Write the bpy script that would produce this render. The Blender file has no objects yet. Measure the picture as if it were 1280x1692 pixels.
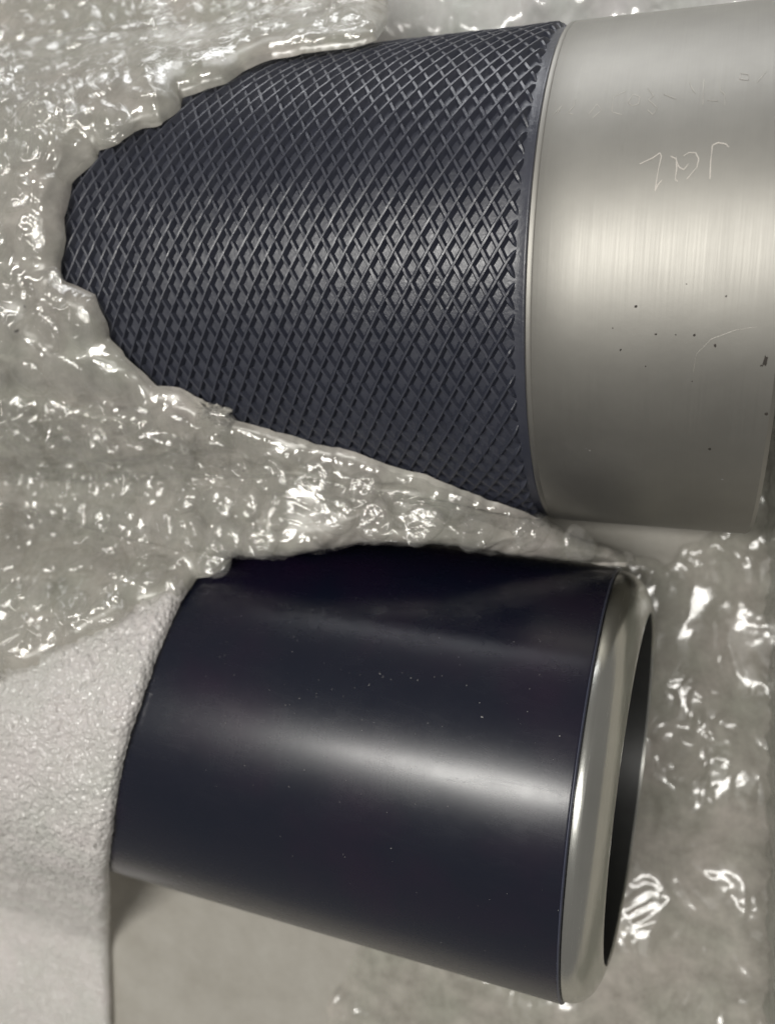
import bpy, math, random
import numpy as np
from mathutils import Matrix, Vector

random.seed(7)
rng = np.random.default_rng(11)
S = 0.00015                     # one working unit is 0.15 mm
scene = bpy.context.scene
COL = scene.collection

# ------------------------------------------------------------------ camera
MROT = np.array([[0.935774717, -0.103332652, 0.337117252],
                 [0.109757567, 0.993958388, 0.0],
                 [-0.335080521, 0.037001169, 0.941462670]])   # camera axes -> world
CAM = np.array([593.0863, 0.0, 1656.3039])
FPX = 1418.36
camd = bpy.data.cameras.new('camera')
cam = bpy.data.objects.new('camera', camd)
COL.objects.link(cam)
camd.sensor_fit = 'HORIZONTAL'
camd.sensor_width = 36.0
camd.lens = 36.0 * FPX / 1280.0
camd.clip_start = 0.01
camd.clip_end = 100.0
camd.dof.use_dof = True
camd.dof.focus_distance = 1010 * S
camd.dof.aperture_fstop = 20.0
mw = Matrix([list(MROT[0]) + [CAM[0] * S], list(MROT[1]) + [CAM[1] * S],
             list(MROT[2]) + [CAM[2] * S], [0, 0, 0, 1]])
cam.matrix_world = mw
scene.camera = cam

# ------------------------------------------------------------------ light
world = bpy.data.worlds.new('World')
scene.world = world
world.use_nodes = True
bg = world.node_tree.nodes['Background']
bg.inputs['Color'].default_value = (1.0, 0.97, 0.915, 1)
bg.inputs['Strength'].default_value = 0.20

def area(name, loc, target, sx, sy, power, color):
    l = bpy.data.lights.new(name, 'AREA')
    l.shape = 'RECTANGLE'
    l.size, l.size_y = sx * S, sy * S
    l.energy = power
    l.color = color
    o = bpy.data.objects.new(name, l)
    COL.objects.link(o)
    o.location = Vector(loc) * S
    d = (Vector(target) - Vector(loc)).normalized()
    o.rotation_euler = d.to_track_quat('-Z', 'Y').to_euler()
    return o
lamp = area('ceiling_tube_lamp', (-600, -150, 15000), (-600, -150, 0), 8400, 1100, 29, (1.0, 0.975, 0.925))
lamp.rotation_euler = (0, 0, 0)
area('bright_ceiling', (-1500, -300, 16500), (-1500, -300, 0), 11000, 8000, 9, (1.0, 0.98, 0.94)).rotation_euler = (0, 0, 0)
area('window_light', (-2500, 17000, 3800), (0, 300, 300), 11000, 5500, 24, (0.97, 0.98, 1.0))

scene.view_settings.view_transform = 'Standard'
scene.view_settings.look = 'None'
scene.view_settings.gamma = 1.0
scene.view_settings.use_curve_mapping = False
scene.view_settings.exposure = 0.0
scene.cycles.use_denoising = True
scene.cycles.use_adaptive_sampling = True
scene.cycles.adaptive_threshold = 0.03
scene.cycles.max_bounces = 6
scene.cycles.transparent_max_bounces = 10
scene.cycles.caustics_reflective = False
scene.cycles.caustics_refractive = False
scene.cycles.sample_clamp_indirect = 4.0

# ------------------------------------------------------------------ geometry of the two cylinders
P1 = np.array([379.489, 369.344, 351.958]); R1 = 351.958; A1 = 0.0258916
P2 = np.array([491.915, -359.660, 313.512]); R2 = 313.512

def ray(x, y):
    x = np.asarray(x, float); y = np.asarray(y, float)
    v = np.stack([(x - 640) / FPX, (846 - y) / FPX, -np.ones_like(x)], -1)
    return v @ MROT.T

# ------------------------------------------------------------------ noise helpers (numpy)
_perm = rng.permutation(512)
_perm = np.concatenate([_perm, _perm, _perm])
_grad = np.stack([np.cos(np.linspace(0, 2 * np.pi, 512, endpoint=False)), np.sin(np.linspace(0, 2 * np.pi, 512, endpoint=False))], -1)[rng.permutation(512)]

def perlin(x, y, seed=0):
    x = x + seed * 17.31; y = y + seed * 9.77
    xi = np.floor(x).astype(int); yi = np.floor(y).astype(int)
    xf = x - xi; yf = y - yi
    u = xf ** 3 * (xf * (xf * 6 - 15) + 10); v = yf ** 3 * (yf * (yf * 6 - 15) + 10)
    def g(ix, iy, dx, dy):
        h = _perm[_perm[ix % 512] + (iy % 512)] % 512
        gr = _grad[h]
        return gr[..., 0] * dx + gr[..., 1] * dy
    a = g(xi, yi, xf, yf); b = g(xi + 1, yi, xf - 1, yf)
    c = g(xi, yi + 1, xf, yf - 1); d = g(xi + 1, yi + 1, xf - 1, yf - 1)
    return (a + u * (b - a) + v * ((c + u * (d - c)) - (a + u * (b - a)))) * 1.5

def fbm(x, y, seed=0, o=3):
    s = 0; a = 1.0
    for i in range(o):
        s = s + a * perlin(x * 2 ** i, y * 2 ** i, seed + i * 3); a *= 0.5
    return s

def ridged(x, y, seed=0):
    return 1 - 2 * np.abs(perlin(x, y, seed))

def voronoi(x, y, seed=0):
    """F1, F2 and a random value per cell"""
    x = x + seed * 3.7; y = y + seed * 5.1
    xi = np.floor(x).astype(int); yi = np.floor(y).astype(int)
    f1 = np.full(x.shape, 9.0); f2 = np.full(x.shape, 9.0); cid = np.zeros(x.shape); vx = np.zeros(x.shape); vy = np.zeros(x.shape)
    for dx in (-1, 0, 1):
        for dy in (-1, 0, 1):
            h = _perm[_perm[(xi + dx) % 512] + ((yi + dy) % 512)]
            h2 = _perm[h + 37]
            px = xi + dx + (h % 512) / 512.0; py = yi + dy + (h2 % 512) / 512.0
            ddx = x - px; ddy = y - py
            d = np.sqrt(ddx * ddx + ddy * ddy)
            nearer = d < f1
            f2 = np.where(nearer, f1, np.minimum(f2, d))
            cid = np.where(nearer, (_perm[h2 + 11] % 512) / 512.0, cid)
            vx = np.where(nearer, ddx, vx); vy = np.where(nearer, ddy, vy)
            f1 = np.where(nearer, d, f1)
    return f1, f2, cid, vx, vy

def facets(x, y, seed=0):
    """crumpled sheet: each cell a tilted plane"""
    f1, f2, c, vx, vy = voronoi(x, y, seed)
    a = c * 2 * np.pi * 7
    return (vx * np.cos(a) + vy * np.sin(a)) * np.clip((f2 - f1) * 5, 0, 1)

# ------------------------------------------------------------------ object helpers
def tag(o, label=None, cat=None, group=None, kind=None):
    if label: o['label'] = label
    if cat: o['category'] = cat
    if group: o['group'] = group
    if kind: o['kind'] = kind
    return o

def empty(name, loc, rz=0.0):
    o = bpy.data.objects.new(name, None)
    COL.objects.link(o)
    o.location = Vector(loc) * S
    o.rotation_euler = (0, 0, rz)
    o.empty_display_size = 0.01
    return o

def mesh_from(name, verts, faces, smooth=True):
    me = bpy.data.meshes.new(name)
    v = np.asarray(verts, float) * S
    f = faces
    if isinstance(f, np.ndarray):
        n, k = f.shape
        me.vertices.add(len(v)); me.vertices.foreach_set('co', v.ravel())
        me.loops.add(n * k); me.loops.foreach_set('vertex_index', f.ravel().astype(np.int32))
        me.polygons.add(n)
        me.polygons.foreach_set('loop_start', np.arange(0, n * k, k, dtype=np.int32))
        me.update(calc_edges=True)
    else:
        me.from_pydata([tuple(q) for q in v], [], [tuple(q) for q in f])
        me.update()
    me.polygons.foreach_set('use_smooth', np.full(len(me.polygons), smooth))
    me.validate()
    return me

def obj(name, verts, faces, mat, parent=None, smooth=True, origin=(0, 0, 0)):
    """verts in working units, relative to the parent's frame (or to origin)"""
    me = mesh_from(name, np.asarray(verts, float) - np.asarray(origin, float), faces, smooth)
    me.materials.append(mat)
    o = bpy.data.objects.new(name, me)
    COL.objects.link(o)
    o.location = Vector(origin) * S
    if parent is not None:
        o.parent = parent
    return o

def link_copy(src, parent):
    o = src.copy(); COL.objects.link(o); o.parent = parent
    return o

def lathe(profile, n=256, cap=False):
    """profile: list of (s, r); axis = local X, centre at height h given later"""
    pr = np.array(profile, float)
    th = np.linspace(0, 2 * np.pi, n, endpoint=False)
    V = np.stack([np.repeat(pr[:, 0], n), np.outer(pr[:, 1], np.sin(th)).ravel(), np.outer(pr[:, 1], np.cos(th)).ravel()], -1)
    F = []
    m = len(pr)
    i = np.arange(m - 1)[:, None]; j = np.arange(n)[None]
    a = i * n + j; b = i * n + (j + 1) % n
    F = np.stack([a, b, b + n, a + n], -1).reshape(-1, 4)
    return V, F

# ------------------------------------------------------------------ materials
def new_mat(name):
    m = bpy.data.materials.new(name); m.use_nodes = True
    nt = m.node_tree
    return m, nt, nt.nodes['Principled BSDF'], nt.nodes['Material Output']

def N(nt, kind, **kw):
    n = nt.nodes.new(kind)
    for k, v in kw.items(): setattr(n, k, v)
    return n

def coords(nt, scale=(1, 1, 1), rot=(0, 0, 0)):
    """object coordinates measured in working units times scale"""
    tc = N(nt, 'ShaderNodeTexCoord')
    mp = N(nt, 'ShaderNodeMapping')
    mp.inputs['Scale'].default_value = [c / S for c in scale]
    mp.inputs['Rotation'].default_value = rot
    nt.links.new(tc.outputs['Object'], mp.inputs['Vector'])
    return mp.outputs['Vector']

def noise(nt, vec, scale=1.0, detail=3.0, rough=0.5, dist=0.0):
    n = N(nt, 'ShaderNodeTexNoise')
    n.inputs['Scale'].default_value = scale; n.inputs['Detail'].default_value = detail
    n.inputs['Roughness'].default_value = rough; n.inputs['Distortion'].default_value = dist
    nt.links.new(vec, n.inputs['Vector'])
    return n.outputs['Fac']

def ramp(nt, fac, stops):
    r = N(nt, 'ShaderNodeValToRGB')
    e = r.color_ramp.elements
    while len(e) < len(stops): e.new(0.5)
    for k, (p, c) in enumerate(stops):
        e[k].position = p; e[k].color = (c[0], c[1], c[2], 1) if len(c) == 3 else c
    nt.links.new(fac, r.inputs['Fac'])
    return r.outputs['Color']

def maprange(nt, fac, a, b, c, d):
    m = N(nt, 'ShaderNodeMapRange')
    for k, v in zip(('From Min', 'From Max', 'To Min', 'To Max'), (a, b, c, d)): m.inputs[k].default_value = v
    nt.links.new(fac, m.inputs['Value'])
    return m.outputs['Result']

def bump(nt, height, strength, dist, normal=None):
    b = N(nt, 'ShaderNodeBump')
    b.inputs['Strength'].default_value = strength; b.inputs['Distance'].default_value = dist * S
    nt.links.new(height, b.inputs['Height'])
    if normal is not None: nt.links.new(normal, b.inputs['Normal'])
    return b.outputs['Normal']

def mat_rubber():
    m, nt, p, out = new_mat('dark_rubber')
    v = coords(nt)
    c = ramp(nt, noise(nt, v, 0.012, 4), [(0.3, (0.026, 0.0295, 0.046)), (0.7, (0.044, 0.0475, 0.067))])
    nt.links.new(c, p.inputs['Base Color'])
    nt.links.new(maprange(nt, noise(nt, v, 0.05, 3), 0.3, 0.7, 0.32, 0.46), p.inputs['Roughness'])
    p.inputs['Specular IOR Level'].default_value = 1.0
    n1 = bump(nt, noise(nt, v, 0.22, 3), 0.35, 1.2)
    nt.links.new(bump(nt, noise(nt, v, 1.1, 2), 0.25, 0.5, n1), p.inputs['Normal'])
    return m

def mat_coat():
    m, nt, p, out = new_mat('black_coating')
    v = coords(nt)
    c = ramp(nt, noise(nt, v, 0.006, 3), [(0.3, (0.003, 0.0055, 0.016)), (0.5, (0.005, 0.0065, 0.017)), (0.75, (0.011, 0.0055, 0.019))])
    nt.links.new(c, p.inputs['Base Color'])
    smear = N(nt, 'ShaderNodeMath', operation='ADD')
    nt.links.new(maprange(nt, noise(nt, v, 0.02, 5, 0.65), 0.3, 0.7, 0.245, 0.285), smear.inputs[0])
    nt.links.new(maprange(nt, noise(nt, coords(nt, (0.012, 0.05, 0.05)), 1.0, 6, 0.7, 1.2), 0.52, 0.72, 0.0, 0.035), smear.inputs[1])
    nt.links.new(smear.outputs[0], p.inputs['Roughness'])
    p.inputs['Specular IOR Level'].default_value = 0.62
    vs = coords(nt, (0.9, 0.03, 0.03))
    n1 = bump(nt, noise(nt, vs, 1.0, 3), 0.14, 0.3)
    nt.links.new(bump(nt, noise(nt, v, 0.5, 3), 0.05, 0.3, n1), p.inputs['Normal'])
    return m

def mat_steel(name='brushed_steel', base=(0.38, 0.369, 0.341), r0=0.51, r1=0.57, groove=0.14):
    m, nt, p, out = new_mat(name)
    v = coords(nt)
    b2 = tuple(c * 0.86 for c in base)
    c = ramp(nt, noise(nt, v, 0.008, 5, 0.6), [(0.3, b2), (0.7, base)])
    nt.links.new(c, p.inputs['Base Color'])
    p.inputs['Metallic'].default_value = 1.0
    vs = coords(nt, (0.55, 0.006, 0.006))
    line = noise(nt, vs, 1.0, 4, 0.7)
    nt.links.new(maprange(nt, line, 0.3, 0.7, r0, r1), p.inputs['Roughness'])
    n1 = bump(nt, line, groove, 0.5)
    nt.links.new(bump(nt, noise(nt, v, 0.03, 4), 0.08, 2.0, n1), p.inputs['Normal'])
    return m

def mat_plain(name, col, rough=0.6, metal=0.0, nscale=0.05, var=0.8):
    m, nt, p, out = new_mat(name)
    v = coords(nt)
    c = ramp(nt, noise(nt, v, nscale, 4), [(0.3, tuple(q * var for q in col)), (0.7, col)])
    nt.links.new(c, p.inputs['Base Color'])
    p.inputs['Roughness'].default_value = rough; p.inputs['Metallic'].default_value = metal
    return m

def mat_film(name, haze, haze_col, rough=0.07, bs=0.09, bstr=0.5, tint=(0.97, 0.97, 0.95), hole=None, spec=1.0, stretch=(1, 1, 1), ior=1.5):
    """thin plastic: transparent + milky haze + mirror-like skin"""
    m, nt, p, out = new_mat(name)
    nt.nodes.remove(p)
    v = coords(nt, stretch)
    n1 = bump(nt, noise(nt, v, bs, 4, 0.55, 0.6), bstr, 6.0)
    n2 = bump(nt, noise(nt, v, bs * 4.5, 2, 0.5, 0.4), bstr * 0.6, 1.4, n1)
    tr = N(nt, 'ShaderNodeBsdfTransparent'); tr.inputs['Color'].default_value = (*tint, 1)
    df = N(nt, 'ShaderNodeBsdfDiffuse'); nt.links.new(n1, df.inputs['Normal'])
    tl = N(nt, 'ShaderNodeBsdfTranslucent')
    cc = ramp(nt, noise(nt, coords(nt), 0.010, 4), [(0.3, (haze_col[0] * 0.86, haze_col[1] * 0.90, haze_col[2] * 0.88)), (0.7, (haze_col[0], haze_col[1] * 0.975, haze_col[2]))])
    nt.links.new(cc, df.inputs['Color']); nt.links.new(cc, tl.inputs['Color'])
    mk = N(nt, 'ShaderNodeMixShader'); mk.inputs['Fac'].default_value = 0.2
    nt.links.new(df.outputs[0], mk.inputs[1]); nt.links.new(tl.outputs[0], mk.inputs[2])
    mx = N(nt, 'ShaderNodeMixShader')
    hz = maprange(nt, noise(nt, coords(nt), 0.022, 4, 0.6), 0.3, 0.7, haze[0], haze[1])
    nt.links.new(hz, mx.inputs['Fac'])
    nt.links.new(tr.outputs[0], mx.inputs[1]); nt.links.new(mk.outputs[0], mx.inputs[2])
    gl = N(nt, 'ShaderNodeBsdfGlossy'); gl.inputs['Roughness'].default_value = rough
    gl.inputs['Color'].default_value = (spec, spec, spec, 1)
    nt.links.new(n2, gl.inputs['Normal'])
    # Schlick reflectance, the same from either side of the thin skin
    lw = N(nt, 'ShaderNodeLayerWeight'); lw.inputs['Blend'].default_value = 0.5
    nt.links.new(n2, lw.inputs['Normal'])
    pw = N(nt, 'ShaderNodeMath', operation='POWER'); pw.inputs[1].default_value = 4.0
    nt.links.new(lw.outputs['Facing'], pw.inputs[0])
    fr = N(nt, 'ShaderNodeMath', operation='MULTIPLY_ADD')
    f0 = ((ior - 1) / (ior + 1)) ** 2 * 1.7
    fr.inputs[1].default_value = 0.75 - f0; fr.inputs[2].default_value = f0
    nt.links.new(pw.outputs[0], fr.inputs[0])
    mf = N(nt, 'ShaderNodeMixShader')
    nt.links.new(fr.outputs[0], mf.inputs['Fac'])
    nt.links.new(mx.outputs[0], mf.inputs[1]); nt.links.new(gl.outputs[0], mf.inputs[2])
    nt.links.new(mf.outputs[0], out.inputs['Surface'])
    return m

def mat_foam():
    m, nt, p, out = new_mat('white_foam')
    v = coords(nt)
    c = ramp(nt, noise(nt, v, 0.013, 4), [(0.3, (0.77, 0.765, 0.72)), (0.7, (0.86, 0.815, 0.795))])
    nt.links.new(c, p.inputs['Base Color'])
    p.inputs['Roughness'].default_value = 0.17
    p.inputs['Specular IOR Level'].default_value = 0.8
    vo = N(nt, 'ShaderNodeTexVoronoi'); vo.inputs['Scale'].default_value = 0.16
    nt.links.new(coords(nt), vo.inputs['Vector'])
    n1 = bump(nt, vo.outputs['Distance'], 0.7, -3.0)
    nt.links.new(bump(nt, noise(nt, v, 0.4, 2), 0.3, 1.0, n1), p.inputs['Normal'])
    tl = N(nt, 'ShaderNodeBsdfTranslucent'); tl.inputs['Color'].default_value = (0.8, 0.77, 0.73, 1)
    mx = N(nt, 'ShaderNodeMixShader'); mx.inputs['Fac'].default_value = 0.26
    nt.links.new(p.outputs[0], mx.inputs[1]); nt.links.new(tl.outputs[0], mx.inputs[2])
    nt.links.new(mx.outputs[0], out.inputs['Surface'])
    return m

def mat_floor():
    m, nt, p, out = new_mat('packing_board')
    v = coords(nt)
    c = ramp(nt, noise(nt, v, 0.011, 8, 0.68), [(0.25, (0.33, 0.31, 0.268)), (0.5, (0.385, 0.365, 0.323)), (0.75, (0.43, 0.413, 0.37))])
    nt.links.new(c, p.inputs['Base Color'])
    p.inputs['Roughness'].default_value = 0.6
    nt.links.new(bump(nt, noise(nt, v, 0.04, 6, 0.6), 0.5, 5.0), p.inputs['Normal'])
    return m

M_rubber = mat_rubber(); M_coat = mat_coat()
M_steel = mat_steel()
M_rim = mat_steel('polished_rim_steel', (0.66, 0.66, 0.62), 0.17, 0.28, 0.16)
M_bore = mat_plain('dark_bore', (0.030, 0.031, 0.030), 0.45, 0.0)
M_scratch = mat_plain('scratched_steel', (0.66, 0.62, 0.57), 0.6, 0.4)
M_faint = mat_plain('faint_scratch_steel', (0.50, 0.48, 0.44), 0.55, 0.7)
M_spot = mat_plain('dark_spot', (0.045, 0.038, 0.032), 0.7)
M_dust = mat_plain('pale_dust', (0.32, 0.31, 0.3), 0.8)
M_foam = mat_foam(); M_floor = mat_floor()
M_wrap = mat_film('milky_wrap_sheet', (0.56, 1.0), (0.745, 0.708, 0.64), 0.25, 0.02, 0.15)
M_skin = mat_film('clear_skin_film', (0.0, 0.28), (0.76, 0.73, 0.67), 0.04, 0.05, 0.3, tint=(1, 1, 0.99), ior=1.7)
M_bub = mat_film('bubble_film', (0.05, 0.20), (0.72, 0.70, 0.65), 0.05, 0.03, 0.3, tint=(1, 1, 0.99), ior=1.7)
M_film = mat_film('clear_film', (0.42, 0.95), (0.60, 0.57, 0.505), 0.12, 0.02, 0.15, spec=0.5, stretch=(1, 0.45, 1))
M_curt = mat_film('upright_film', (0.7, 0.95), (0.60, 0.61, 0.55), 0.14, 0.03, 0.35, stretch=(1, 1, 0.12))
M_torn = mat_plain('torn_grey_film', (0.62, 0.60, 0.55), 0.3, 0, 0.06, 0.35)

# ------------------------------------------------------------------ ground: packing board
g = 2600
fv = [(-g, -g, 0), (g, -g, 0), (g, g, 0), (-g, g, 0)]
tag(obj('ground', fv, [(0, 1, 2, 3)], M_floor, None, False), kind='structure')

# ------------------------------------------------------------------ knurled cylinder
kc = empty('knurled_cylinder', (P1[0], P1[1], 0), A1)
tag(kc, 'large cylinder with dark diamond-knurled rubber sleeve and broad brushed steel collar', 'machine part')
UP1 = np.array([0, 0, P1[2]])
RC = R1 - 6.0
V, F = lathe([(-1000, RC - 40), (-1000, RC), (-500, RC), (-200, RC), (-14, RC), (-3, RC + 0.5), (0.0, RC + 2.0), (0.5, RC - 30)], 300)
sleeve = obj('rubber_sleeve', V + UP1, F, M_rubber, kc)
NR = 61
KPITCH = 21.2
kth = (2 * np.pi / NR) / KPITCH

def ridge_mesh(name, sign, h, top, base, seed):
    r_ = np.random.default_rng(seed)
    s = np.concatenate([np.linspace(-12.0, -20, 4), np.arange(-26, -985, -6.0)])
    ramp_ = np.clip((-12.0 - s) / 6.0, 0, 1) ** 0.6
    sl = math.hypot(1, R1 * kth)
    ts, tt = 1 / sl, sign * R1 * kth / sl          # along the helix (axial, tangential)
    ns, nn = -tt, ts                               # across it, on the surface
    prof = [(-base / 2, -0.8), (-base * 0.40, h * 0.10), (-top / 2, h * 0.97), (top / 2, h), (base * 0.40, h * 0.10), (base / 2, -0.8)]
    V = []
    wob = np.convolve(r_.normal(0, 1, len(s) + 8), np.ones(9) / 9, 'valid')[:len(s)]
    hob = np.convolve(r_.normal(0, 1, len(s) + 4), np.ones(5) / 5, 'valid')[:len(s)]
    for (o, hh) in prof:
        jit = r_.normal(0, 0.10, len(s))
        oo = (o + jit + wob * 1.1) * (0.35 + 0.65 * ramp_)
        rr = RC + np.where(hh > 0, (hh + hob * 0.9 + r_.normal(0, 0.12, len(s))) * ramp_, hh)
        th = sign * kth * s + nn * oo / R1
        V.append(np.stack([s + ns * oo, rr * np.sin(th), rr * np.cos(th)], -1))
    V = np.stack(V, 1).reshape(-1, 3)
    k = len(prof); n = len(s)
    i = np.arange(n - 1)[:, None]; j = np.arange(k - 1)[None]
    a = i * k + j
    F = np.stack([a, a + 1, a + k + 1, a + k], -1).reshape(-1, 4)
    if sign > 0: F = F[:, ::-1]
    me = mesh_from(name, V, F, False)
    me.materials.append(M_rubber)
    return me
fam = {1: [ridge_mesh('knurl_ridge', 1, 7.4, 2.2, 10.6, 30 + q) for q in range(4)],
       -1: [ridge_mesh('knurl_ridge', -1, 5.8, 3.2, 9.4, 40 + q) for q in range(4)]}
for sign in (1, -1):
    for q in range(NR):
        o = bpy.data.objects.new('knurl_ridge', fam[sign][q % 4])
        COL.objects.link(o); o.parent = sleeve
        o.location = Vector(UP1) * S
        o.rotation_euler = (-(2 * math.pi * (q + random.uniform(-0.03, 0.03)) / NR), 0, 0)

# steel collar with a turned lip on the left and a plain end on the right
V, F = lathe([(0.6, RC - 26), (0.6, R1 - 2.6), (2.6, R1 - 0.2), (7, R1), (8.2, R1 - 0.7), (9.4, R1), (60, R1 + 0.2), (150, R1), (272, R1), (277, R1 - 4), (278, R1 - 30), (278, R1 - 110), (120, R1 - 110)], 360)
collar = obj('steel_collar', V + UP1, F, M_steel, kc)
bev = collar.modifiers.new('edge', 'EDGE_SPLIT'); bev.split_angle = math.radians(35)

def hit_local(P, a, R, x, y):
    """photo direction -> (s, theta) on the cylinder, for marks that sit on it"""
    d = ray(x, y); o = CAM - P
    e = np.array([math.cos(a), math.sin(a), 0]); t_ = np.array([-math.sin(a), math.cos(a), 0])
    dp = d - np.outer(d @ e, e); op = o - (o @ e) * e
    A = (dp * dp).sum(-1); B = dp @ op; C = op @ op - R * R
    t = (-B - np.sqrt(np.maximum(B * B - A * C, 0))) / A
    w = o + t[:, None] * d
    return w @ e, np.arctan2(w @ t_, w[:, 2])

def stroke(name, pts, width, mat, parent, P, a, R, up, lift=0.25):
    pts = np.array(pts, float)
    # resample smoothly
    dd = np.concatenate([[0], np.cumsum(np.hypot(*np.diff(pts, axis=0).T))])
    q = np.linspace(0, dd[-1], max(4, int(dd[-1] / 2.0)))
    px = np.interp(q, dd, pts[:, 0]); py = np.interp(q, dd, pts[:, 1])
    s, th = hit_local(P, a, R, px, py)
    u = np.stack([s, th * R], -1)
    tg = np.gradient(u, axis=0); tg /= np.linalg.norm(tg, axis=1)[:, None] + 1e-9
    nr = np.stack([-tg[:, 1], tg[:, 0]], -1)
    w = width * (0.55 + 0.45 * np.abs(np.sin(np.linspace(0.5, 5.3, len(q)) + len(q)))) * np.clip(np.minimum(np.arange(len(q)), np.arange(len(q))[::-1]) / 1.5 + 0.3, 0, 1)
    V = []
    for k in (-0.5, 0, 0.5):
        o = u + nr * (w * k)[:, None]
        r = R + lift * (1.0 if k == 0 else 0.2)
        V.append(np.stack([o[:, 0], r * np.sin(o[:, 1] / R), r * np.cos(o[:, 1] / R)], -1))
    V = np.stack(V, 1).reshape(-1, 3) + up
    n = len(q)
    i = np.arange(n - 1)[:, None]; j = np.arange(2)[None]; b = i * 3 + j
    F = np.stack([b, b + 1, b + 4, b + 3], -1).reshape(-1, 4)
    return V, F

def strokes(name, lst, width, mat, parent, P, a, R, up, conv=None):
    VV = []; FF = []; n = 0
    for pts in lst:
        if conv: pts = [conv(p) for p in pts]
        V, F = stroke(name, pts, width, mat, parent, P, a, R, up)
        VV.append(V); FF.append(F + n); n += len(V)
    return obj(name, np.concatenate(VV), np.concatenate(FF), mat, parent)
cv = lambda p: (900 + p[0] / 3.368, 100 + p[1] / 3.368)
R1s = R1 + 0.15
tag(strokes('scratched_letter', [[(525, 575), (600, 540), (640, 512), (648, 530), (630, 610), (612, 725), (628, 690), (652, 662)]], 1.35, M_scratch, collar, P1, A1, R1s, UP1, cv), 'letter L scratched upside down')
tag(strokes('scratched_letter', [[(698, 530), (728, 545), (745, 590), (772, 606), (800, 572)], [(730, 535), (733, 600), (725, 660), (740, 672)], [(768, 532), (800, 510), (838, 512), (856, 545), (845, 592), (788, 660)]], 1.35, M_scratch, collar, P1, A1, R1s, UP1, cv), 'letter Q scratched upside down')
tag(strokes('scratched_letter', [[(1025, 482), (1005, 462), (962, 455), (932, 470), (922, 560), (918, 662)]], 1.35, M_scratch, collar, P1, A1, R1s, UP1, cv), 'letter J scratched upside down')
faint = [[(800, 115), (825, 165), (838, 180)], [(885, 100), (878, 250)], [(905, 220), (965, 222)], [(970, 120), (975, 165), (1000, 185), (1000, 250)], [(660, 185), (730, 212)],
         [(570, 150), (605, 195), (575, 215), (625, 262), (600, 300), (568, 272)], [(460, 230), (490, 185), (528, 200), (520, 240), (485, 250), (460, 230)],
         [(450, 168), (380, 200), (372, 285), (430, 300)], [(172, 210), (160, 252), (128, 290), (158, 298)], [(45, 300), (92, 250), (70, 290)], [(240, 300), (290, 240), (315, 275), (262, 320)],
         [(1090, 70), (1132, 75), (1130, 108), (1082, 100), (1090, 70)], [(1180, 120), (1230, 60)]]
for f_ in faint:
    strokes('scratched_mark', [f_], 1.2, M_faint, collar, P1, A1, R1s, UP1, cv)
# fine arc scratch on the lower half and a second one
strokes('scratched_mark', [[(1145, 615), (1150, 585), (1175, 560), (1215, 545), (1250, 540)]], 0.8, M_faint, collar, P1, A1, R1s, UP1)

def spot(name, x, y, rad, mat, parent, P, a, R, up, asp=1.0, seed=0):
    r_ = random.Random(seed)
    s, th = hit_local(P, a, R, np.array([x], float), np.array([y], float))
    n = 10
    V = [(s[0], (R + 0.35) * math.sin(th[0]), (R + 0.35) * math.cos(th[0]))]
    for k in range(n):
        q = rad * r_.uniform(0.6, 1.25); an = 2 * math.pi * k / n
        ss = s[0] + q * math.cos(an); tt = th[0] + q * asp * math.sin(an) / R
        V.append((ss, (R + 0.12) * math.sin(tt), (R + 0.12) * math.cos(tt)))
    F = [(0, 1 + (k + 1) % n, 1 + k) for k in range(n)]
    return obj(name, np.array(V) + up, F, mat, parent)
for k, (x, y, r_, asp) in enumerate([(1050, 506, 2.6, 1.1), (1025, 578, 2.0, 1.2), (1083, 552, 2.0, 1), (1116, 553, 1.6, 1), (1147, 553, 2.6, 1), (1181, 571, 2.2, 1.3), (1199, 489, 1.6, 1.1), (1134, 469, 1.3, 1), (1264, 596, 4.0, 2.6), (1258, 604, 3.0, 0.6), (1266, 684, 3.0, 1.3), (1172, 742, 3.0, 1), (1066, 605, 1.4, 1), (1143, 630, 1.3, 1), (1012, 542, 1.3, 1)]):
    spot('rust_spot', x, y, r_ * 0.62, M_spot, collar, P1, A1, R1s, UP1, asp, k)
for k, (x, y, r_) in enumerate([(968, 741, 1.4), (974, 744, 1.8), (1193, 792, 2.0), (907, 827, 1.5), (924, 838, 1.6), (1012, 805, 1.2), (921, 846, 1.5)]):
    spot('dust_speck', x, y, r_, M_dust, collar, P1, A1, R1s, UP1, 0.6, k + 50)

# ------------------------------------------------------------------ smooth black cylinder
sc = empty('smooth_cylinder', (P2[0], P2[1], 0), 0.0)
tag(sc, 'smooth glossy black coated hollow cylinder with rounded bright steel end', 'machine part')
UP2 = np.array([0, 0, P2[2]])
V, F = lathe([(-1000, R2 - 60), (-1000, R2), (-700, R2), (-400, R2), (-150, R2), (-4, R2), (-1.2, R2 - 0.8), (0, R2 - 3), (0.2, R2 - 40)], 400)
body = obj('black_coating', V + UP2, F, M_coat, sc)
V, F = lathe([(-2.2, R2 + 0.25), (-1.4, R2 + 0.75), (-0.2, R2 + 0.1), (0.6, R2 - 2.6)], 400)
M_edge = mat_plain('coating_edge_navy', (0.05, 0.055, 0.085), 0.35)
obj('coating_edge', V + UP2, F, M_edge, sc)
V, F = lathe([(0.3, R2 - 45), (0.3, R2 - 5.0), (3, R2 - 3.8), (8, R2 - 4.0), (14, R2 - 5.0), (20, R2 - 7.0), (25, R2 - 9.6), (30, R2 - 13), (34.5, R2 - 17), (38.5, R2 - 22), (42, R2 - 28), (45, R2 - 34.5), (47.6, R2 - 41.5), (49.6, R2 - 48), (51.3, R2 - 54), (52.5, R2 - 59.0), (52.0, R2 - 60.5), (49, R2 - 61)], 400)
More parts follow.
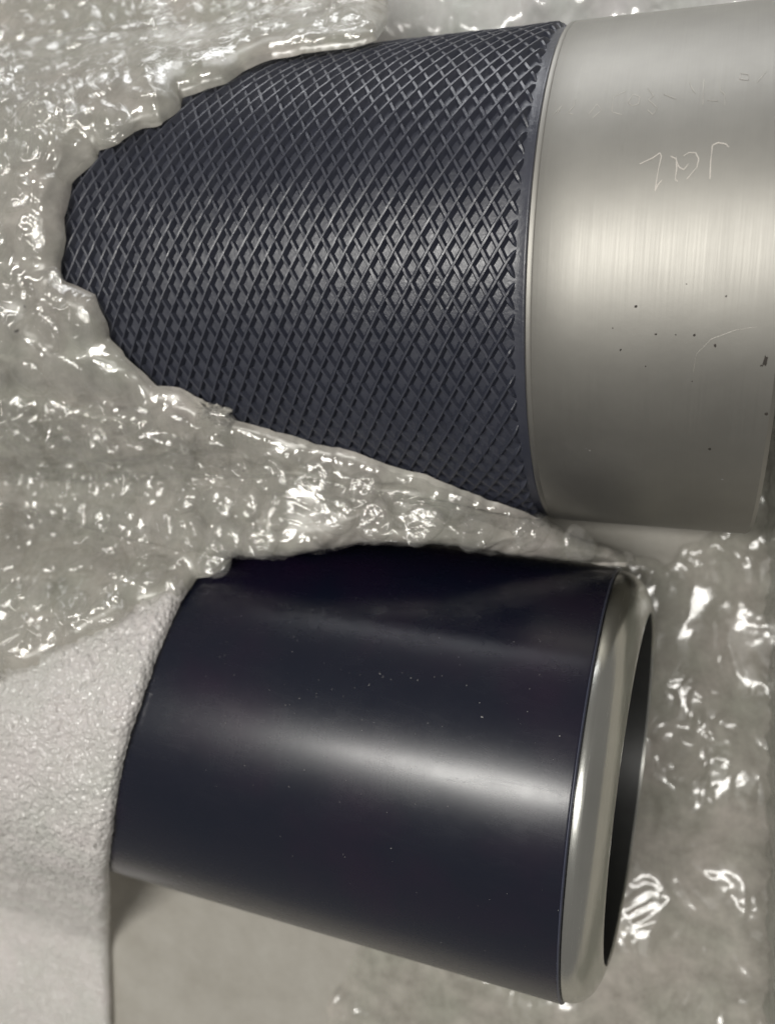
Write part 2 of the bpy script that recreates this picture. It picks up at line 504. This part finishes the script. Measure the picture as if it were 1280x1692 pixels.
V[:, 0] -= 9.0 * V[:, 2] / R2 * np.clip((V[:, 0] - 4) / 40, 0, 1)      # the end was not cut quite square
rim = obj('steel_rim', V + UP2, F, M_rim, sc)
rim.modifiers.new('edge', 'EDGE_SPLIT').split_angle = math.radians(55)
V, F = lathe([(49.2, R2 - 61.2), (20, R2 - 61.5), (-200, R2 - 61.5), (-420, R2 - 61.5), (-420, 1)], 300)
V[:, 0] -= 9.0 * V[:, 2] / R2 * np.clip((V[:, 0] - 4) / 40, 0, 1)
obj('bore', V + UP2, F, M_bore, sc)
# dust, counted in hundreds and a pixel across: one part
r_ = np.random.default_rng(5)
VV = []; FF = []
for k in range(150):
    if k < 95: x, y = r_.uniform(330, 960), r_.uniform(960, 1600)
    else: x, y = r_.normal(590, 110), r_.normal(1130, 55)
    if not (330 < x < 930): continue
    s, th = hit_local(P2, 0.0, R2, np.array([x]), np.array([y]))
    q = r_.uniform(0.2, 0.55) * (1.7 if r_.random() < 0.12 else 1); an = r_.uniform(0, 3.1); el = r_.uniform(1, 2.2)
    b = len(VV)
    for c_ in range(5):
        a_ = 2 * np.pi * c_ / 5
        dx, dy = q * el * math.cos(a_), q * math.sin(a_)
        ss = s[0] + dx * math.cos(an) - dy * math.sin(an); tt = th[0] + (dx * math.sin(an) + dy * math.cos(an)) / R2
        VV.append((ss, (R2 + 0.15) * math.sin(tt), (R2 + 0.15) * math.cos(tt)))
    ax = (s[0], (R2 + 0.7) * math.sin(th[0]), (R2 + 0.7) * math.cos(th[0])); VV.append(ax)
    FF += [(b + 5, b + (c_ + 1) % 5, b + c_) for c_ in range(5)]
tag(obj('dust', np.array(VV) + UP2, FF, M_dust, sc, False), kind='stuff')

# ------------------------------------------------------------------ drape surfaces
def cyl_top(x, y, P, a, R, o, xl, xr):
    dy = -(x - P[0]) * math.sin(a) + (y - P[1]) * math.cos(a)
    q = (R + o) ** 2 - dy ** 2
    z = P[2] + np.sqrt(np.maximum(q, 1.0))
    z = np.where(q > 0, z, P[2] - (np.abs(dy) - R - o) * 6)
    # beyond the hidden left end the sheet sinks
    z = z - np.maximum(xl - x, 0) * 0.7
    return z

def smax(a, b, k):
    h = np.clip(0.5 + 0.5 * (a - b) / k, 0, 1)
    return b + (a - b) * h + k * h * (1 - h)

def lerp(x, xs, ys): return np.interp(x, xs, ys)

def valley(x, y):
    """bulk of the packing between and beside the cylinders"""
    lv = lerp(x, [-900, -200, 60, 250, 400, 520, 640], [420, 520, 545, 500, 400, 300, 160])
    yc = lerp(x, [-900, 300, 640], [-20, -10, -30])
    return lv - 0.0012 * (y - yc) ** 2

def H_wrap1(x, y, o=4):
    z = cyl_top(x, y, P1, A1, R1, o, -645, 0)
    far = 540 - np.maximum(y - 600, 0) * 0.30 - np.maximum(x - 100, 0) * 0.25
    z = smax(z, np.maximum(far, 40), 90)
    return smax(z, valley(x, y), 60)

def H_wrap2(x, y, o=4):
    z = cyl_top(x, y, P1, A1, R1, o, -645, 0)
    z2 = cyl_top(x, y, P2, 0, R2, o, -535, 0)
    return smax(smax(z, z2, 8), valley(x, y), 50)

def H_foam(x, y, o=3):
    z2 = cyl_top(x, y, P2, 0, R2, o, -535, 0)
    sd = 514 - (-600 - y) * 1.2
    sd = smax(sd, np.full_like(sd, 12.0), 60)
    z2 = np.where(y < -600, smax(z2, sd, 60 * np.clip((-600 - y) / 90, 0.01, 1)), z2)
    return smax(z2, valley(x, y) - 26, 50)

def cast(H, pts):
    """where photo directions meet a drape surface -> world xy"""
    pts = np.array(pts, float)
    d = ray(pts[:, 0], pts[:, 1])
    out = np.zeros((len(pts), 2)); done = np.zeros(len(pts), bool)
    for z in np.arange(900, -2, -1.5):
        t = (z - CAM[2]) / d[:, 2]
        w = CAM + t[:, None] * d
        h = H(w[:, 0], w[:, 1])
        now = (~done) & (h >= z)
        out[now] = w[now][:, :2]; done |= now
    t = -CAM[2] / d[:, 2]; w = CAM + t[:, None] * d
    out[~done] = w[~done][:, :2]
    return out

def dens(pts, step):
    pts = np.array(pts, float); o = []
    for a, b in zip(pts[:-1], pts[1:]):
        n = max(1, int(np.hypot(*(b - a)) / step))
        for k in range(n): o.append(a + (b - a) * k / n)
    o.append(pts[-1])
    return np.array(o)

def inside_dist(poly, X, Y):
    """inside test and distance to the polygon outline, block-wise"""
    ins = np.zeros(X.shape, bool); dist = np.full(X.shape, 1e12); NX = X.copy(); NY = Y.copy()
    n = len(poly)
    for i in range(n):
        x0, y0 = poly[i]; x1, y1 = poly[(i + 1) % n]
        c = ((y0 > Y) != (y1 > Y))
        with np.errstate(divide='ignore', invalid='ignore'):
            xi = (x1 - x0) * (Y - y0) / (y1 - y0 if y1 != y0 else 1e-9) + x0
        ins ^= c & (X < xi)
        dx, dy = x1 - x0, y1 - y0
        L = dx * dx + dy * dy + 1e-9
        t = np.clip(((X - x0) * dx + (Y - y0) * dy) / L, 0, 1)
        d2 = (X - x0 - t * dx) ** 2 + (Y - y0 - t * dy) ** 2
        m = d2 < dist
        dist = np.where(m, d2, dist); NX = np.where(m, x0 + t * dx, NX); NY = np.where(m, y0 + t * dy, NY)
    return ins, np.sqrt(dist), NX, NY

class Sheet:
    """a padded sheet draped on H inside an outline"""
    def __init__(self, H, poly, step, relief, pad, padw, like=None, stand=0.0):
        self.H = H; self.poly = poly
        x0, y0 = poly.min(0) - step; x1, y1 = poly.max(0) + step
        xs = np.arange(x0, x1, step); ys = np.arange(y0, y1, step)
        X, Y = np.meshgrid(xs, ys, indexing='ij')
        ins, dist, NX, NY = inside_dist(poly, X, Y) if like is None else like.idn
        self.idn = (ins, dist, NX, NY)
        X = np.where(ins, X, NX); Y = np.where(ins, Y, NY); dist = np.where(ins, dist, 0.0)
        Z = H(X, Y)
        e = 2.0
        gx = (H(X + e, Y) - H(X - e, Y)) / (2 * e); gy = (H(X, Y + e) - H(X, Y - e)) / (2 * e)
        gx = np.clip(gx, -3, 3); gy = np.clip(gy, -3, 3)
        nl = np.sqrt(1 + gx ** 2 + gy ** 2)
        nrm = np.stack([-gx / nl, -gy / nl, 1 / nl], -1)
        # arc-like coordinates so the relief is not stretched on the flanks
        prof = np.clip(dist / padw, 0, 1)
        off = pad * (stand + (1 - stand) * np.sqrt(1 - (1 - prof) ** 2))
        if getattr(relief, 'folds', None) is not None: relief.folds.xs, relief.folds.ys = xs, ys
        dz = relief(X, Y * 1.0 + Z * 0.6, X, Y) * (0.5 + 0.5 * np.clip(dist / 16.0, 0, 1))
        P = np.stack([X, Y, Z], -1) + nrm * (off + np.maximum(dz, -pad * 0.8))[..., None]
        self.X, self.Y, self.P, self.ins, self.nrm, self.dist, self.xs, self.ys, self.step = X, Y, P, ins, nrm, dist, xs, ys, step
        cnt = ins[:-1, :-1].astype(int) + ins[1:, :-1] + ins[1:, 1:] + ins[:-1, 1:]
        q = cnt >= 1
        idx = -np.ones(X.shape, int)
        used = np.zeros(X.shape, bool)
        used[:-1, :-1] |= q; used[1:, :-1] |= q; used[1:, 1:] |= q; used[:-1, 1:] |= q
        idx[used] = np.arange(used.sum())
        a, b, c, d = idx[:-1, :-1][q], idx[1:, :-1][q], idx[1:, 1:][q], idx[:-1, 1:][q]
        self.V = P[used]; self.F = np.stack([a, b, c, d], -1)
    def at(self, x, y):
        i = int(round((x - self.xs[0]) / self.step)); j = int(round((y - self.ys[0]) / self.step))
        if not (0 <= i < len(self.xs) and 0 <= j < len(self.ys)) or not self.ins[i, j]: return None
        return self.P[i, j], self.nrm[i, j], self.dist[i, j]

def roughen(p, seed, a=2.2):
    r_ = np.random.default_rng(seed)
    k = np.ones(3) / 3
    j = np.stack([np.convolve(r_.normal(0, a, len(p) + 2), k, 'valid') for _ in range(2)], -1)
    return p + j

def ragged(p, seed, a=4.5):
    """torn film outline: fine teeth, on the whole a little outside the padding"""
    q = dens(np.vstack([p, p[:1]]), 4.0)[:-1]
    t = np.roll(q, -2, 0) - np.roll(q, 2, 0); t /= np.linalg.norm(t, axis=1)[:, None] + 1e-9
    nrm = np.stack([t[:, 1], -t[:, 0]], -1)
    area_ = np.sum(q[:, 0] * np.roll(q[:, 1], -1) - np.roll(q[:, 0], -1) * q[:, 1])
    if area_ < 0: nrm = -nrm
    r_ = np.random.default_rng(seed)
    u = np.arange(len(q))
    k = 2.0 + a * perlin(u / 7.3, u * 0 + 0.4, seed) + 0.5 * a * perlin(u / 2.3, u * 0 + 0.7, seed + 1) + r_.normal(0, 0.4, len(q))
    return q + nrm * k[:, None]

class Folds:
    """sharp little creases of crumpled film: bent ridges, some in bursts"""
    def __init__(self, seed, n, bursts, box, length=(20, 100), width=(1.6, 3.6), height=(2.0, 5.5), ang=None):
        r_ = np.random.default_rng(seed)
        self.c = []
        (x0, x1), (y0, y1) = box
        def one(x, y, a):
            L = r_.uniform(*length); k = r_.normal(0, 0.9) / L
            t = np.linspace(-0.5, 0.5, 9) * L
            an = a + k * t
            px = x + np.cumsum(np.cos(an)) * L / 8 - np.sum(np.cos(an)) * L / 16; py = y + np.cumsum(np.sin(an)) * L / 8 - np.sum(np.sin(an)) * L / 16
            self.c.append((px, py, r_.uniform(*width), r_.uniform(*height) * (1 if r_.random() < 0.75 else -0.7)))
        for _ in range(n):
            a = r_.uniform(0, np.pi) if ang is None else r_.normal(ang[0], ang[1])
            one(r_.uniform(x0, x1), r_.uniform(y0, y1), a)
        for _ in range(bursts):
            x, y = r_.uniform(x0, x1), r_.uniform(y0, y1); a0 = r_.uniform(0, 3.1)
            for _ in range(r_.integers(4, 8)):
                a = a0 + r_.normal(0, 0.8); d = r_.uniform(2, 22)
                one(x + d * np.cos(a), y + d * np.sin(a), a)
    def __call__(self, U, V, X, Y):
        Z = np.zeros(X.shape)
        gx = X[:, 0] if X.ndim == 2 else X
        for px, py, w, h in self.c:
            m = 4 * w
            i0, i1 = np.searchsorted(self.xs, [px.min() - m, px.max() + m]); j0, j1 = np.searchsorted(self.ys, [py.min() - m, py.max() + m])
            if i1 - i0 < 2 or j1 - j0 < 2: continue
            xx = X[i0:i1, j0:j1]; yy = Y[i0:i1, j0:j1]
            best = np.full(xx.shape, 1e9); tb = np.zeros(xx.shape)
            for k in range(len(px) - 1):
                dx, dy = px[k + 1] - px[k], py[k + 1] - py[k]; L = dx * dx + dy * dy + 1e-9
                t = np.clip(((xx - px[k]) * dx + (yy - py[k]) * dy) / L, 0, 1)
                d = (xx - px[k] - t * dx) ** 2 + (yy - py[k] - t * dy) ** 2
                mm = d < best; best = np.where(mm, d, best); tb = np.where(mm, (k + t) / (len(px) - 1), tb)
            d = np.sqrt(best) / w
            Z[i0:i1, j0:j1] += h * np.exp(-d ** 1.5) * np.sin(np.pi * np.clip(tb, 0.02, 0.98)) ** 0.7
        return Z

def relief_wrap(seed, dirx=1.0, amp=1.0, folds=None, film=False, fa=1.0):
    def f(U, Vv, X, Y):
        k = np.clip((Y - 520) / 160, 0, 1); Vv = Vv - 0.45 * np.maximum(Y - 520, 0); U = U * (1 - 0.4 * k)
        wx = U + 22 * perlin(U / 60, Vv / 60, seed + 5); wy = Vv + 22 * perlin(U / 60, Vv / 60, seed + 6)
        z = 13 * perlin(wx / (130 * dirx), wy / 95, seed) + 6 * perlin(wx / (60 * dirx), wy / 44, seed + 7)
        r = ridged(wx / (95 * dirx), wy / 75, seed + 1)
        z = (z + 7 * r * np.abs(r)) * amp
        if film:
            cr = np.maximum(ridged(wx / (75 * dirx), wy / 60, seed + 11), 0) ** 5 * 9
            cr = cr + np.maximum(ridged(wx / (40 * dirx), wy / 34, seed + 12), 0) ** 6 * 5
            mask = np.clip(0.55 + 1.15 * perlin(U / 150, Vv / 115, seed + 9), 0.12, 1.25)
            z = z + mask * (cr + fa * (4.5 * facets(wx / (44 * dirx), wy / 38, seed + 2) + 5.5 * ridged(wx / (62 * dirx), wy / 50, seed + 14) + 4.2 * ridged(wx / 33, wy / 27, seed + 15) + 2.0 * ridged(wx / 15, wy / 13, seed + 16) + 1.5 * facets(wx / 21, wy / 18, seed + 4)))
        if folds is not None: z = z + folds(U, Vv, X, Y) * (mask if film else 1.0)
        return z
    f.folds = folds
    return f

def relief_foam(seed):
    def f(U, Vv, X, Y):
        wx = U + 4 * perlin(U / 12, Vv / 12, seed + 5); wy = Vv + 4 * perlin(U / 12, Vv / 12, seed + 6)
        f1, f2, c, vx, vy = voronoi(wx / 8.5, wy / 7.5, seed)
        z = 6.0 * (0.6 - f1) * (0.3 + 1.2 * c)
        f1, f2, c, vx, vy = voronoi(wx / 15, wy / 12, seed + 3)
        z = z + 4.5 * (0.6 - f1)
        return z + 6 * perlin(U / 90, Vv / 90, seed + 1) + 3 * perlin(U / 38, Vv / 38, seed + 2)
    return f

# outlines (photo directions, laid on the drape surfaces)
E1 = [(640, 40), (622, 71), (540, 84), (450, 101), (404, 117), (372, 140), (336, 150), (302, 158), (300, 176), (268, 205), (238, 212), (200, 240), (162, 246), (158, 262), (140, 280), (119, 300),
      (112, 350), (109, 410), (104, 460), (128, 474), (160, 488), (182, 530), (182, 560), (212, 585), (240, 612), (262, 632), (300, 640), (345, 668), (388, 694)]
poly1_img = E1 + [(395, 740), (200, 760), (-60, 760), (-260, 700), (-260, 300), (-260, -160), (0, -220), (300, -200), (560, -120), (640, -60)]
poly1 = cast(H_wrap1, dens(poly1_img, 12))
poly1 = roughen(poly1, 3)
w1 = Sheet(H_wrap1, poly1, 2.6, relief_wrap(2, 1.0, 0.8), 22, 40)
w1f = Sheet(H_wrap1, ragged(poly1, 13), 2.6, relief_wrap(2, 1.0, 0.8, Folds(1, 460, 90, ((-900, 330), (-150, 1100)), height=(2.5, 7)), True), 32, 46, None, 0.3)

up2 = [(-260, 560), (0, 628), (60, 640), (130, 655), (200, 676), (290, 700), (390, 696), (420, 702), (480, 722), (520, 734), (588, 748), (640, 765), (700, 788), (770, 812), (840, 834), (872, 846), (905, 866), (950, 886), (1000, 902), (1042, 922)]
lo2 = [(1034, 938), (1000, 934), (900, 922), (830, 914), (780, 906), (700, 900), (640, 896), (580, 898), (540, 908), (500, 914), (440, 920), (398, 914), (388, 916), (372, 938), (345, 952), (326, 954), (300, 990), (240, 1010), (120, 1080), (0, 1130), (-120, 1160), (-260, 1180)]
poly2 = cast(H_wrap2, dens(up2 + lo2, 12))
poly2 = roughen(poly2, 4)
w2 = Sheet(H_wrap2, poly2, 2.3, relief_wrap(21, 1.8, 0.8), 22, 30)
w2f = Sheet(H_wrap2, ragged(poly2, 14), 2.3, relief_wrap(21, 1.8, 0.8, Folds(2, 360, 70, ((-800, 600), (-360, 120)), ang=(0.1, 0.7), height=(2.5, 7)), True, 0.6), 32, 34, None, 0.3)

fe = [(400, 900), (360, 930), (325, 956), (305, 990), (288, 1022), (272, 1060), (260, 1090), (247, 1130), (236, 1165), (222, 1205), (208, 1250), (198, 1290), (192, 1330), (189, 1372), (183, 1400), (181, 1440), (182, 1500), (180, 1560), (182, 1620), (184, 1700), (190, 1850)]
fo = fe + [(-100, 1900), (-330, 1800), (-330, 1200), (-330, 950), (0, 900), (200, 880)]
polyf = cast(H_foam, dens(fo, 10))
wf = Sheet(H_foam, polyf, 1.9, relief_foam(8), 15, 16)

def sheet_thing(name, label, cat, sheet, part, mat):
    lo = sheet.V.min(0); c = (sheet.V[:, :2].min(0) + sheet.V[:, :2].max(0)) / 2
    r = empty(name, (c[0], c[1], 0))
    tag(r, label, cat)
    base = np.array([c[0], c[1], 0])
    obj(part, sheet.V - base, sheet.F, mat, r)
    return r, base
t1, b1 = sheet_thing('bubble_wrap', 'crinkled clear bubble wrap round the hidden end of the knurled cylinder', 'bubble wrap', w1, 'backing_sheet', M_wrap)
t2, b2 = sheet_thing('bubble_wrap', 'long folded strip of bubble wrap tucked between the two cylinders', 'bubble wrap', w2, 'backing_sheet', M_wrap)
obj('clear_skin', w1f.V - b1, w1f.F, M_skin, t1)
obj('clear_skin', w2f.V - b2, w2f.F, M_skin, t2)
tf, bf = sheet_thing('foam_sheet', 'white pebbled foam sheet over the hidden end of the smooth black cylinder', 'foam sheet', wf, 'foam_surface', M_foam)

# ------------------------------------------------------------------ bubbles: half-deflated film domes
def bubble_mesh(seed):
    r_ = np.random.default_rng(seed)
    nr, na = 11, 30
    rr = np.linspace(0, 1, nr); aa = np.linspace(0, 2 * np.pi, na, endpoint=False)
    Rr, Aa = np.meshgrid(rr, aa, indexing='ij')
    ell = 1 + 0.10 * np.cos(2 * Aa + r_.uniform(0, 6)) + 0.05 * np.cos(3 * Aa + r_.uniform(0, 6))
    X = Rr * np.cos(Aa) * ell; Y = Rr * np.sin(Aa) * ell
    dome = np.sqrt(np.maximum(1 - Rr ** 2.6, 0)) ** 0.9
    fold = 0.22 * facets(X * 1.5 + 7, Y * 1.5 + 3, seed * 3 % 50) + 0.22 * ridged(X * 1.3 + seed, Y * 1.1, seed % 40) - 0.1
    sag = 1 - r_.uniform(0.1, 0.55) * np.exp(-(((X - r_.uniform(-.4, .4)) / 0.5) ** 2 + ((Y - r_.uniform(-.4, .4)) / 0.5) ** 2))
    Z = dome * sag * 0.5 + fold * dome * 0.55
    V = np.stack([X, Y, Z - 0.06], -1).reshape(-1, 3) * 100.0
    i = np.arange(nr - 1)[:, None]; j = np.arange(na)[None]
    a = i * na + j; b = i * na + (j + 1) % na
    F = np.stack([a, a + na, b + na, b], -1).reshape(-1, 4)
    me = mesh_from('bubble', V, F, True)
    me.materials.append(M_bub)
    return me
BM = [bubble_mesh(100 + k) for k in range(14)]

def in_view(p, m=40):
    c = (p - CAM) @ MROT
    x = 640 + FPX * c[0] / -c[2]; y = 846 - FPX * c[1] / -c[2]
    return -m < x < 1280 + m and -m < y < 1692 + m

def bubbles(sheet, parent, base, pitch, seed, skip=lambda x, y: False, hs=(0.2, 0.65), edge=5):
    r_ = random.Random(seed)
    x0, y0 = sheet.poly.min(0); x1, y1 = sheet.poly.max(0)
    row = 0; y = y0
    while y < y1:
        x = x0 + (pitch / 2 if row % 2 else 0)
        while x < x1:
            px, py = x + r_.uniform(-6, 6), y + r_.uniform(-6, 6)
            q = sheet.at(px, py)
            if q is not None and q[2] > edge and in_view(q[0]) and not skip(px, py):
                rad = pitch * r_.uniform(0.44, 0.53)
                o = bpy.data.objects.new('bubble', r_.choice(BM))
                COL.objects.link(o); o.parent = parent
                o.location = Vector(q[0] - base) * S
                n = Vector(q[1]); rot = n.to_track_quat('Z', 'Y').to_matrix().to_4x4() @ Matrix.Rotation(r_.uniform(0, 6.28), 4, 'Z')
                o.rotation_euler = rot.to_euler()
                o.scale = (rad / 100, rad / 100, rad / 100 * r_.uniform(*hs))
            x += pitch
        y += pitch * 0.80; row += 1
bubbles(w1f, t1, b1, 64, 1, hs=(0.3, 0.7))
bubbles(w2f, t2, b2, 60, 2, hs=(0.5, 1.0))

# ------------------------------------------------------------------ clear film on the ground at the right, and behind the collar
def H_film(x, y):
    z = 34 + 16 * perlin(x / 130, y / 170, 31)
    # climbs a little toward the upright sheet and sinks under the cylinders
    z = z + 40 / (1 + np.exp(-(x - 740 + 0.1 * y) / 30))
    d2 = np.clip((P2[0] + 70 - x) / 80, 0, 1) * (np.abs(y - P2[1]) < R2 + 40)
    return np.maximum(z - d2 * 0, 4)
def relief_film(seed, amp=1.0):
    def f(U, Vv, X, Y):
        wx = U + 26 * perlin(U / 80, Vv / 80, seed + 5); wy = Vv + 26 * perlin(U / 80, Vv / 80, seed + 6)
        m = np.clip(0.75 + 0.7 * perlin(U / 130, Vv / 170, seed + 9), 0.35, 1.15)
        z = 9 * perlin(wx / 110, wy / 200, seed) + m * (5 * facets(wx / 50, wy / 90, seed + 2) + 7 * ridged(wx / 70, wy / 140, seed + 1) + 4 * ridged(wx / 32, wy / 52, seed + 3) + 1.8 * ridged(wx / 15, wy / 20, seed + 7))
        return z * amp
    return f
pf = np.array([(430, -20), (430, -690), (380, -740), (240, -740), (160, -800), (60, -860), (0, -1000), (60, -1250), (500, -1300), (1050, -1000), (1050, 60), (1050, 330), (700, 330), (690, 160), (655, 60), (600, 10), (545, -40)], float)
pf = dens(np.vstack([pf, pf[:1]]), 20)[:-1] + np.random.default_rng(9).normal(0, 3, (len(dens(np.vstack([pf, pf[:1]]), 20)) - 1, 2))
wfm = Sheet(H_film, pf, 4.5, relief_film(3, 0.6), 3, 20)
sheet_thing('plastic_film', 'crinkled clear plastic film lying beside the open end of the smooth cylinder', 'plastic film', wfm, 'film_layer', M_film)

def H_film2(x, y):
    return 150 + 30 * perlin(x / 150, y / 90, 61) + np.clip((y - 780) * 0.5, -60, 160)
pb = np.array([(-120, 735), (200, 742), (500, 748), (900, 760), (1100, 800), (1100, 1300), (-300, 1300), (-300, 900)], float)
pb = dens(np.vstack([pb, pb[:1]]), 20)[:-1]
wfb = Sheet(H_film2, pb, 5.0, relief_film(13), 6, 20)
M_film2 = mat_film('bunched_film', (0.65, 0.95), (0.88, 0.88, 0.86), 0.08, 0.03, 0.4, stretch=(1, 0.4, 1))
sheet_thing('plastic_film', 'bright bunched clear film behind the knurled cylinder and steel collar', 'plastic film', wfb, 'film_layer', M_film2)

# upright film at the right-hand edge
ys = np.arange(-1250, 900, 5.0); zs = np.arange(0, 330, 5.0)
Yg, Zg = np.meshgrid(ys, zs, indexing='ij')
X0 = 712 - 0.10 * Yg + 0.02 * Zg + 9 * perlin(Yg / 60, Zg / 300, 71) + 5 * ridged(Yg / 26 + Zg / 300, Zg / 240, 72) + 2.5 * facets(Yg / 16, Zg / 60, 73)
V = np.stack([X0, Yg, Zg], -1).reshape(-1, 3)
n1, n2 = Yg.shape
i = np.arange(n1 - 1)[:, None]; j = np.arange(n2 - 1)[None]; a = i * n2 + j
F = np.stack([a, a + n2, a + n2 + 1, a + 1], -1).reshape(-1, 4)
cu = obj('plastic_curtain', V, F, M_curt, None, True, (720, 0, 0))
tag(cu, 'milky upright plastic sheet standing along the right edge', 'plastic sheet')

# ------------------------------------------------------------------ dirt and a torn shred on the wrap
def on_sheet(sheet, H, x, y):
    p = cast(lambda a, b: H(a, b) + 20, [(x, y)])[0]
    return sheet.at(p[0], p[1])
M_dirt = mat_plain('black_dirt', (0.03, 0.025, 0.02), 0.8)
for k, (x, y, r0, sh, HH, tt, bb) in enumerate([(35, 537, 4.2, w1, H_wrap1, t1, b1), (38, 499, 2.4, w1, H_wrap1, t1, b1), (156, 572, 2.0, w1, H_wrap1, t1, b1), (10, 641, 3.0, w2, H_wrap2, t2, b2), (43, 648, 3.0, w2, H_wrap2, t2, b2), (22, 740, 2.6, w2, H_wrap2, t2, b2), (23, 760, 2.6, w2, H_wrap2, t2, b2), (74, 875, 1.8, w2, H_wrap2, t2, b2), (172, 907, 2.0, w2, H_wrap2, t2, b2), (405, 762, 1.8, w2, H_wrap2, t2, b2), (168, 46, 1.8, w1, H_wrap1, t1, b1), (257, 106, 1.8, w1, H_wrap1, t1, b1)]):
    q = on_sheet(sh, HH, x, y)
    if q is None: continue
    rr = random.Random(k)
    V = []
    for i in range(7):
        a = i * 2 * math.pi / 7; r0_ = r0 * rr.uniform(0.5, 1.1)
        V.append((r0_ * math.cos(a) * 1.3, r0_ * math.sin(a) * 0.7, 0.4))
    V.append((0.3, 0.2, r0 * 0.5)); V.append((0, 0, -0.6))
    F = [(i, (i + 1) % 7, 7) for i in range(7)] + [((i + 1) % 7, i, 8) for i in range(7)]
    o = obj('dirt_speck', V, F, M_dirt, tt, False)
    o.location = Vector(q[0] - bb + q[1] * 1.0) * S
    o.rotation_euler = (rr.uniform(-.3, .3), rr.uniform(-.3, .3), rr.uniform(0, 6))

def shred(img, size, seed, parent, base, lift):
    """a crumpled torn flap with a ragged edge"""
    p = cast(lambda a, b: H_wrap1(a, b) + 10, [img])[0]
    z = float(H_wrap1(np.array([p[0]]), np.array([p[1]]))[0]) + lift
    n = 40
    U, Vv = np.meshgrid(np.linspace(-1, 1, n), np.linspace(-1, 1, n), indexing='ij')
    rag = 1 + 0.22 * perlin(np.arctan2(Vv, U) * 4, U * 0 + 3.3, seed)
    X = U * size[0] * rag; Y = Vv * size[1] * rag - U * size[0] * 0.22
    Z = 9 * ridged(U * 2.1, Vv * 1.8, seed) + 7 * facets(U * 3.2 + 9, Vv * 3.0 + 9, seed + 1) + 4 * perlin(U * 9, Vv * 9, seed + 2) + 8 * (1 - U ** 2 - Vv ** 2)
    V = np.stack([X + p[0], Y + p[1], Z + z], -1).reshape(-1, 3) - base
    i = np.arange(n - 1)[:, None]; j = np.arange(n - 1)[None]; a = i * n + j
    F = np.stack([a, a + n, a + n + 1, a + 1], -1).reshape(-1, 4)
    return obj('torn_shred', V, F, M_torn, parent, True)
shred((345, 680), (30, 13), 5, t1, b1, 6)
